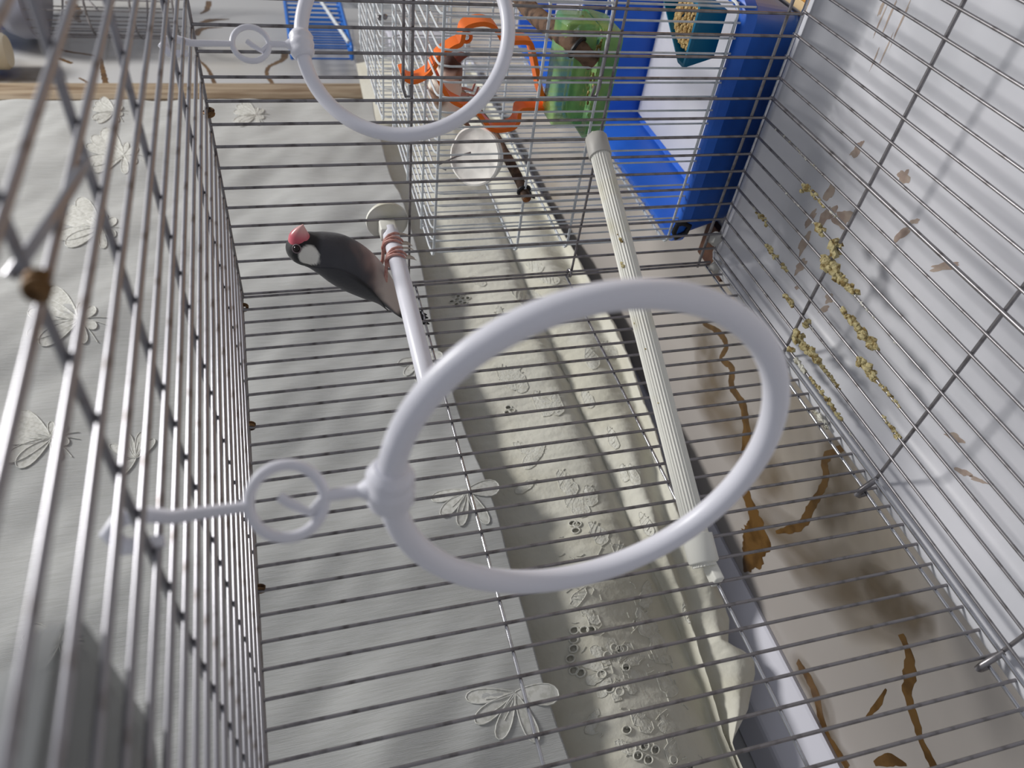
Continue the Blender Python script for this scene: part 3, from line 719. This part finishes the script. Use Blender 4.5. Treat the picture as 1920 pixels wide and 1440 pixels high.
# upper length of the cloth, hidden behind the grey curtain
lace = obj('lace_cloth', MB().grid(G, mask=mask), M['lace'], org=(0, 17, 0))
tag(lace, 'crumpled cream lace cloth with eyelets bunched below the grey-white curtain hem', 'cloth')
ux = np.linspace(-31, 49, 60); uz = np.linspace(13.4, 70, 12); UX, UZ = np.meshgrid(ux, uz, indexing='ij')
obj('upper_length', MB().grid(np.stack([UX, 15.45 + .2 * np.sin(UX * .4), UZ], -1)), M['lace'], lace)
obj('lining', MB().grid(G[::6, ::3] + np.array([0, .16, 0])), M['lace'], lace)
stuff(obj('eyelet_stitching', rings, M['lace_thread'], lace))
emb = MB()
def on_lace(px, py):
    i, j = cell(px, py); return G[i, j] - np.array([.01, .035, -.015])
def leaf(c, ang, L_, W_, ribs=5, rad=.05):
    q = [on_lace(*p) for p in petal_px(c, ang, L_, W_)]; emb.tube(q, rad * .6, 5, closed=True); filled(emb, q, .05)
    for r_ in range(ribs):
        t = .2 + .65 * r_ / max(1, ribs - 1); x = c[0] + L_ * t * math.cos(ang); y = c[1] + L_ * t * math.sin(ang)
        w_ = W_ * .75 * math.sin(math.pi * min(.95, t + .1))
        a2 = ang + 1.1
        emb.tube([on_lace(x - w_ * math.cos(a2), y - w_ * math.sin(a2)), on_lace(x, y), on_lace(x + w_ * math.cos(a2), y + w_ * math.sin(a2))], rad * .6, 5)
for i in range(10):
    a = i * .628 + .2; leaf((1152 + 14 * math.cos(a), 1256 + 14 * math.sin(a)), a, 46, 13, 2, .035)
for (c, a, l, w_) in [((930, 690), .6, 60, 24), ((965, 690), 1.2, 50, 18), ((1000, 735), .9, 55, 20), ((1040, 735), 1.4, 45, 16), ((1020, 830), 2.2, 60, 16), ((960, 830), .5, 55, 14), ((1045, 880), 1.0, 60, 20), ((1005, 900), 2.6, 45, 12), ((1060, 930), .7, 55, 22),
                      ((1100, 910), 1.3, 40, 18), ((1105, 980), .9, 50, 20), ((1150, 1020), .8, 55, 22), ((1195, 1140), 1.1, 62, 24), ((1225, 1180), 1.3, 55, 20), ((1215, 1090), 1.7, 50, 16), ((1235, 1260), 1.0, 55, 18), ((1100, 1100), 2.2, 45, 14), ((1085, 1140), .6, 50, 14), ((1180, 1330), .8, 60, 18), ((1235, 1330), 1.1, 60, 18), ((1255, 1380), 1.4, 50, 16),
                      ((1120, 1330), 1.9, 50, 14), ((1150, 1390), .4, 50, 14), ((960, 545), .6, 45, 16), ((935, 575), 1.6, 40, 14), ((990, 540), 1.0, 40, 14), ((1010, 520), .2, 40, 12), ((1100, 650), 1.2, 45, 16), ((1130, 640), .9, 40, 14), ((1090, 730), 1.0, 40, 14), ((1140, 800), 1.2, 45, 12), ((1180, 870), 1.2, 45, 12), ((1200, 960), 1.1, 50, 14),
                      ((985, 495), .3, 35, 12), ((880, 520), .4, 35, 10), ((895, 640), 1.0, 35, 10), ((1165, 870), 1.3, 35, 10), ((1280, 1130), 1.2, 40, 10), ((1215, 1230), .2, 45, 12)]:
    leaf(c, a, l, w_, 5)
for i in range(70):
    j = rng.integers(0, 1); x = rng.uniform(1080, 1290); y = rng.uniform(1000, 1430)
    lim0 = np.interp(y, [1000, 1430], [1040, 1130]); lim1 = np.interp(y, [1000, 1430], [1190, 1330])
    x = rng.uniform(lim0, lim1); a = rng.uniform(0, 3.1); l = rng.uniform(6, 16)
    emb.tube([on_lace(x, y), on_lace(x + l * .5 * math.cos(a), y + l * .5 * math.sin(a)), on_lace(x + l * math.cos(a + .3), y + l * math.sin(a + .3))], .035, 5)
stuff(obj('embroidery', emb, M['lace_thread'], lace))

# ------------------------------------------------------------------ neighbouring white cage with blue base
NX0, NX1, NY0, NY1 = 1.5, 17.4, -14.4, -.4
nc = tag(empty('finch_cage', (9.5, -7.4, ZF)), 'white wire finch cage with deep blue plastic base next to the big cage', 'bird cage')
def nr_(i, z, r=.9): return rect(NX0 + i, NX1 - i, NY0 + i, NY1 - i, z, r)
base = obj('blue_base', tub([nr_(1.2, ZF + .02, 1.2), nr_(.75, -3.6, 1.2), nr_(.3, -.9, 1.), nr_(.12, -.75, 1.), nr_(.0, -.7, 1.), nr_(.0, -.1, 1.), nr_(.12, 0, 1.), nr_(.5, 0, .9), nr_(.6, -.2, .9), nr_(1.1, -3.2, .9), nr_(1.6, -3.4, .9)]), M['blue'], nc)
obj('floor_insert', MB().box((3.6, -13.0, -3.35), (16.0, -2.0, -3.05), .1), M['tray'], nc)
ZN = 14.85
wm = None
for k in range(19):
    y = -.85 - .74 * k
    P = [(NX0 + .3, y, -.6), (NX0 + .3, y, ZN - .55), (NX0 + .38, y, ZN - .25), (NX0 + .6, y, ZN - .05), (NX0 + .95, y, ZN), (NX1 - .9, y, ZN), (NX1 - .5, y, ZN - .1), (NX1 - .3, y, ZN - .5), (NX1 - .3, y, -.6)]
    if wm is None: wm = obj('wire', MB().tube(P, .055, 6), M['white_wire'], nc, org=(0, y, 0))
    else: inst(wm, nc, (0, y, 0))
for (yy) in (NY1 - .25, NY0 + .25):
    wm = None
    for k in range(20):
        x = NX0 + .9 + .74 * k
        if wm is None: wm = obj('wire', MB().tube([(x, yy, -.5), (x, yy, ZN - .1)], .05, 6), M['white_wire'], nc, org=(x, yy, 0))
        else: inst(wm, nc, (x, yy, 0))
for z in (ZN - .12, 9.9, 6.85, .35):
    xa, xb, ya, yb_ = NX0 + .18, NX1 - .18, NY0 + .15, NY1 - .15
    obj('crossbar', MB().tube(rect(xa, xb, ya, yb_, z, .5, 3), .075, 6, closed=True), M['white_wire'], nc)
for x in (4.4, 9.5, 14.5):
    obj('crossbar', MB().tube([(x, NY0 + .3, ZN + .1), (x, NY1 - .3, ZN + .1)], .07, 6), M['white_wire'], nc)
for p in ((NX0 + .25, -8.2, ZN - .3), (NX0 + .6, -8.0, ZN)):
    obj('latch_bead', MB().blob(p, (.2, .2, .2), 0, 2, .05), M['wire'], nc)
for p in ((NX0 - .02, -1.7, -.05),):
    kn = MB().tube([np.array(p) + q for q in ((-.05, -.4, .2), (-.1, .1, .3), (-.12, .5, .1), (-.1, .2, -.5), (-.12, -.3, -.6), (-.08, -.5, -.1))], .16, 8, closed=True)
    obj('black_knot', kn, M['black'], nc)
# a second cage of the same make standing behind it
nc2 = nc.copy(); link(nc2, None, (9.5 + 20.6, -7.4 + 2.2, ZF))
tag(nc2, 'second white wire cage with blue base half hidden beyond the finch cage', 'bird cage')
for ch in list(nc.children):
    c2 = ch.copy(); COL.objects.link(c2); c2.parent = nc2
# things inside it
def branch(name, P, rads, label, twig=None, tie=None):
    root = tag(empty(name, P[0]), label, 'branch')
    A = catmull([(*p, r) for p, r in zip(P, rads)], 26)
    mb = MB(); mb.tube(A[:, :3], [r * (1 + .12 * noise.noise(Vector((i * .7, 0, 0)))) for i, r in enumerate(A[:, 3])], 12)
    if twig is not None: mb.tube(*twig, 8)
    obj('bark', mb, M['bark'], root)
    d_ = A[0, :3] - A[1, :3]; d_ /= np.linalg.norm(d_)
    obj('cut_end', MB().lathe([(rads[0] * .9, 0), (rads[0] * .85, .04), (.01, .05)], A[0, :3], d_, 14), M['cutwood'], root)
    if tie is not None:
        c = A[tie, :3]; t_ = A[tie + 1, :3] - A[tie - 1, :3]; t_ /= np.linalg.norm(t_); a_ = np.cross(t_, [0, 0, 1.]); a_ /= np.linalg.norm(a_); b_ = np.cross(t_, a_)
        tb = MB().tube([c + (a_ * math.cos(q) + b_ * math.sin(q)) * (A[tie, 3] + .06) for q in np.linspace(0, 6.283, 19)[:-1]], .1, 6, closed=True)
        tb.tube([c + b_ * .3, c + b_ * .5 - a_ * .5, c + b_ * .8 - a_ * .75], [.12, .1, .05], 6)
        obj('cable_tie', tb, M['black'], root)
    return root
b2 = at(1112, 118, x=2.1)
branch('thick_branch', [b2, at(1075, 82, x=2.6), at(1045, 60, x=5), at(1000, 25, x=9), at(960, -20, x=14), (16.8, -10.4, 9.8)], [.42, .46, .48, .5, .52, .5], 'thick rough-barked branch perch with black cable tie beside the green feeder',
       ([at(1050, 66, x=4.4), at(1068, 52, x=4.0), at(1095, 33, x=3.7)], [.22, .2, .14]), 4)
branch('thin_branch', [at(988, 374, x=1.25), at(980, 352, x=2.0), at(962, 315, x=3.4), at(945, 285, x=5.5), at(905, 220, x=11), (16.8, -4.4, 11.4)], [.24, .26, .27, .28, .28, .26], 'thin brown branch perch poking out below the round white nest', None, 4)
# plaster nest bowl
ndc = at(893, 293, x=4.2)
nest = MB().lathe([(.3, -.9), (1.1, -.8), (1.5, -.35), (1.62, .0), (1.6, .16), (1.5, .2), (1.42, .1), (.8, .04), (.2, .04)], ndc, (-.6, -.36, .7), 40)
nest.v = [tuple(np.array(p) + .05 * np.array([noise.noise(Vector(p) * 1.3), noise.noise(Vector(p) * 1.3 + Vector((9, 0, 0))), noise.noise(Vector(p) * 1.3 + Vector((0, 9, 0)))])) for p in nest.v]
nb = tag(obj('nest_bowl', nest, M['plaster']), 'round white plaster nest bowl hung in the finch cage above the thin branch', 'nest bowl')
obj('wire_hanger', MB().tube([ndc + q for q in (np.array([-.3, -.4, .4]), np.array([-.35, -.2, 1.2]), np.array([-.3, .1, 1.8]), np.array([-.2, .4, 2.2]), np.array([-.3, .6, 1.7]))], .05, 6), M['wire'], nb)
# orange hanger frame
opx = [(752, 128), (757, 140), (775, 146), (800, 134), (812, 118), (822, 100), (848, 82), (862, 74), (868, 50), (882, 41), (905, 38), (924, 46), (938, 68), (948, 73), (985, 73), (994, 84), (1004, 130), (1012, 172), (1020, 180), (1022, 198), (1012, 199), (974, 199), (968, 222), (955, 234), (925, 237), (908, 224), (890, 202), (864, 192), (842, 180), (828, 160), (818, 138)]
oP = catmull([at(px, py, x=4.6) for px, py in opx], 110)
oo = tag(empty('orange_frame', oP[40]), 'orange plastic hanging frame shaped like a house around the finch', 'frame')
ob = MB(); n_ = len(oP)
vv_ = []
for i in range(n_):
    t_ = oP[min(i + 1, n_ - 1)] - oP[max(i - 1, 0)]; t_ /= np.linalg.norm(t_); nn_ = np.cross(t_, [1, 0, 0]); nn_ /= np.linalg.norm(nn_) + 1e-9
    for (a, b) in ((-.5, -.11), (.5, -.11), (.5, .11), (-.5, .11)): vv_.append(oP[i] + np.array([a, 0, 0]) + nn_ * b)
ob.add(vv_, [(4 * i + j, 4 * i + (j + 1) % 4, 4 * i + 4 + (j + 1) % 4, 4 * i + 4 + j) for i in range(n_ - 1) for j in range(4)] + [(0, 1, 2, 3), (4 * n_ - 4, 4 * n_ - 3, 4 * n_ - 2, 4 * n_ - 1)])
obj('band', ob, M['orange'], oo)
lc_ = at(875, 70, x=4.4)
obj('eyelet', MB().tube([lc_ + np.array([0, math.cos(q), math.sin(q)]) * .22 for q in np.linspace(0, 6.283, 19)[:-1]], .09, 6, closed=True), M['orange'], oo)
# green feeder
gf = tag(empty('green_feeder', (3.2, -10, 5.9)), 'translucent green seed feeder hooked inside the finch cage', 'feeder')
obj('tank', MB().box((2.6, -12.9, 6.9), (4.6, -7.7, 8.6), .18), M['green'], gf)
obj('trough', tub([rect(2.3, 5.3, -12.6, -7.4, 5.75, .4), rect(2.15, 5.5, -12.8, -7.2, 6.85, .4), rect(2.25, 5.4, -12.7, -7.3, 6.85, .4), rect(2.4, 5.2, -12.5, -7.5, 5.95, .4)]), M['green'], gf)
sd_ = MB(); 
for i in range(90): sd_.blob((rng.uniform(2.6, 5), rng.uniform(-12.3, -7.7), 6.0 + .3 * rng.random()), (.09, .13, .08), i, 1, .1)
stuff(tag(obj('feeder_seed', sd_, M['seed'], smooth=False), 'pale seed husks lying in the green feeder', 'seed'))
# blue corner seed tray
sc_ = tag(empty('corner_tray', (3.4, -12.6, 0)), 'blue corner tray heaped with pale millet in the finch cage', 'seed tray')
def tri(o, z): 
    base_ = np.array([(2.2, -14.0), (6.4, -14.0), (6.4, -13.2), (2.9, -11.1), (2.2, -11.1)]); c_ = base_.mean(0)
    return [(*(c_ + (q - c_) * o), z) for q in base_]
obj('dish', tub([tri(.8, .4), tri(1., 2.0), tri(1.03, 2.0), tri(1.03, 2.2), tri(.93, 2.2), tri(.78, .7)]), M['teal'], sc_, smooth=False)
sd_ = MB(); base_ = np.array([3.6, -12.9])
for i in range(420):
    q = base_ + np.array([rng.uniform(-1.2, 1.3), rng.uniform(-.9, 1.2)])
    if q[1] > -11.4 - .5 * max(0, q[0] - 2.9): continue
    sd_.blob((q[0], q[1], 1.75 + .5 * math.exp(-((q - base_) ** 2).sum()) + .1 * rng.random()), (.1, .14, .08), i, 1, .1)
stuff(tag(obj('millet_heap', sd_, M['seed'], smooth=False), 'heap of pale millet seed in the blue corner tray', 'seed'))
# finch sitting inside the orange frame
fb = tag(empty('society_finch', (6.5, -8.0, 11.9)), 'white and brown finch with dark face sitting inside the orange frame', 'bird')
fs = [(6.9, -5.6, 15.0 - 3.2, .05, .12), (6.8, -6.1, 12.3, .2, .3), (6.7, -6.7, 12.9, .55, .6), (6.6, -7.4, 13.4, .85, .9), (6.5, -8.2, 13.5, .9, .95), (6.4, -8.9, 13.35, .72, .75), (6.3, -9.4, 13.3, .62, .62), (6.25, -9.75, 13.2, .42, .45), (6.2, -9.95, 13.1, .05, .05)]
fl = Loft(fs, (-1, 0, 0), 40, 36); fm, fu, fth, fP = fl.mesh()
fw = np.array(lin((222, 214, 202))); fbv = np.array(lin((128, 88, 58))); fd = np.array(lin((66, 40, 34)))
fn_ = np.array([noise.noise(Vector(p * .9)) for p in fP]); fc = np.tile(fw, (len(fP), 1))
fc = mixc(fc, np.tile(fbv, (len(fP), 1)), sstep(.12, .3, fn_) * .9); fc = mixc(fc, np.tile(fd, (len(fP), 1)), sstep(-9.15, -9.45, fP[:, 1])); fc = mixc(fc, np.tile(fbv, (len(fP), 1)), sstep(.2, .1, fu))
obj('body', fm, M['feather'], fb, col=fc)
obj('beak', MB().tube([(6.2, -9.75, 13.05), (6.1, -9.98, 12.75), (6.02, -10.05, 12.4)], [.3, .2, .02], 12), mat('dark_beak', (120, 70, 58), .35), fb)
for sx in (-1, 1): obj('eye', MB().blob((6.28 + sx * .5, -9.5, 13.4), (.1, .12, .12), 0, 2, 0), M['eye'], fb)
for sx in (-.35, .35): obj('leg', MB().tube([(6.5 + sx, -7.9, 12.9), (6.5 + sx, -7.9, 12.3), (6.5 + sx, -7.8, 11.9), (6.5 + sx, -8.3, 11.75)], [.12, .08, .08, .06], 8), M['leg'], fb)

# ------------------------------------------------------------------ things around
obj_ = tag(obj('wooden_board', MB().box((2.2, -40, ZF + .005), (60, -14.0, ZF + .35), .05), M['plank'], smooth=False), 'honey-coloured wooden board with pale edge lying in front of the finch cage', 'board')
obj('edge_strip', MB().box((2.2, -14.0, ZF + .005), (60, -13.55, ZF + .38), .04), M['plank_edge'], obj_, smooth=False)
tag(obj('cardboard_scrap', MB().box((1.2, -.2, ZF + .005), (4.6, 2.4, ZF + .5), .05), M['cardboard'], smooth=False), 'dark brown scrap of card on the floor at the cage corner', 'cardboard')
# translucent lid resting on the roof wires near the lens
ld_ = MB(); zl = zt(-27)
rr2 = lambda i, z: rect(-31.5 + i, -26.6 - i, -17.4 + i, -12.6 - i, z, .9)
ld_ = tub([rr2(0, zl + .25), rr2(.0, zl + .5), rr2(.2, zl + .6), rr2(.5, zl + 1.6), rr2(.7, zl + 1.75), rr2(.85, zl + 1.6), rr2(.4, zl + .5), rr2(.2, zl + .3)], False)
tag(obj('plastic_lid', ld_, M['gloom'], smooth=True), 'blurred grey translucent plastic lid lying on the roof wires near the lens', 'lid')

# far wall objects, right of the wooden trim
bc = tag(empty('blue_wire_cage', (92, 18.5, 9.5)), 'small blue wire cage standing far back by the stone wall', 'bird cage')
bx0, bx1, by0, by1, bz0, bz1 = 77.0, 98., 17.6, 19.4, 12.0, 20.3
for z in (bz0, bz1):
    obj('frame_bar', MB().tube(rect(bx0, bx1, by0, by1, z, .4, 3), .3, 6, closed=True), M['bluewire'], bc)
for yy in (by0, by1):
    wm = None
    for i in range(12):
        x = bx0 + .2 + (bx1 - bx0 - .4) * i / 11
        if wm is None: wm = obj('wire', MB().tube([(x, yy, bz0), (x, yy, bz1)], .13, 6), M['bluewire'], bc, org=(x, yy, bz0))
        else: inst(wm, bc, (x, yy, bz0))
obj('white_rod', MB().tube([(bx0 + 1, by0 - .2, bz0 + .3), (bx1 - 3, by0 - .1, bz0 + 3)], .28, 6), M['white_wire'], bc)
obj('foot', MB().box((bx0, by1 - 1, ZF + .01), (bx0 + 1, by1, bz0)), M['white_wire'], bc); obj('foot', MB().box((bx1 - 1, by1 - 1, ZF + .01), (bx1, by1, bz0)), M['white_wire'], bc)

rc = tag(empty('round_cage', (91, 16.5, 34)), 'round grey wire cage with blue top hanging on the far stone wall', 'bird cage')
rcx, rcy, rr0 = 90.5, 15.2, 6.0
for z, r in ((35.2, rr0), (40.5, rr0), (46, rr0), (52, rr0)):
    obj('hoop', MB().tube([(rcx + r * 1.5 * math.cos(q), rcy + r * math.sin(q), z) for q in np.linspace(0, 6.283, 49)[:-1]], .16, 6, closed=True), M['wire'], rc)
wm = None
for i in range(28):
    q = 6.283 * i / 28; x, y = rcx + rr0 * 1.5 * math.cos(q), rcy + rr0 * math.sin(q)
    if wm is None: wm = obj('wire', MB().tube([(x, y, 35.0), (x, y, 53.5)], .09, 6), M['wire'], rc, org=(x, y, 35))
    else: inst(wm, rc, (x, y, 35))
cp = MB().lathe([(rr0 * .98, 0), (rr0 * 1.05, .3), (rr0 * 1.05, 2.0), (rr0 * .95, 3.6), (rr0 * .8, 4.4)], (rcx, rcy, 53.2), (0, 0, 1), 40)
cp.v = [(rcx + (x - rcx) * 1.5, y, z) for x, y, z in cp.v]
obj('grey_collar', cp, M['cap_grey'], rc)
cp = MB().lathe([(rr0 * .86, 0), (rr0 * .9, 3), (rr0 * .7, 7), (.1, 8.5)], (rcx, rcy, 57.4), (0, 0, 1), 40)
cp.v = [(rcx + (x - rcx) * 1.5, y, z) for x, y, z in cp.v]
obj('blue_top', cp, M['bluewire'], rc)
obj('wall_hook', MB().tube([(rcx, rcy, 65.5), (rcx, rcy, 67.5), (rcx, YW - 2, 69), (rcx, YW - .1, 69)], .3, 8), M['wire'], rc)
obj('cross_strut', MB().tube([(rcx - 8.8, rcy, 44.5), (rcx - 2, rcy - 5.9, 51.5)], .14, 6), M['wire'], rc); obj('cross_strut', MB().tube([(rcx - 8.8, rcy, 43.5), (rcx - 1, rcy - 5.9, 38)], .14, 6), M['wire'], rc)
cj = tag(obj('cream_jar', MB().lathe([(1.9, 0), (2.2, .4), (2.3, 5), (2.1, 6.4), (1.9, 7)], (77.6, 19.0, 55.5), (0, 0, 1), 30), M['cream']), 'cream plastic jar hanging by the round cage at the far wall', 'jar')
obj('lid', MB().lathe([(2.1, 0), (2.1, 1.0), (1.9, 1.2)], (77.6, 19.0, 62.5), (0, 0, 1), 30), M['teal'], cj)
obj('bracket', MB().box((77.2, 20.5, 58), (78, YW, 59)), M['wire'], cj)
cu = tag(obj('clear_cup', MB().lathe([(2.0, 0), (2.2, .4), (2.5, 4.4), (2.6, 4.7), (2.45, 4.7), (2.1, .6), (.2, .5)], (76.6, 17.6, 7.0), (0, 0, 1), 36), M['clear']), 'clear plastic cup below the small blue cage by the wall', 'cup')
obj('stand', MB().box((74.4, 15.4, ZF + .01), (79.2, 20, 6.98), .2), M['box_w'], cu)
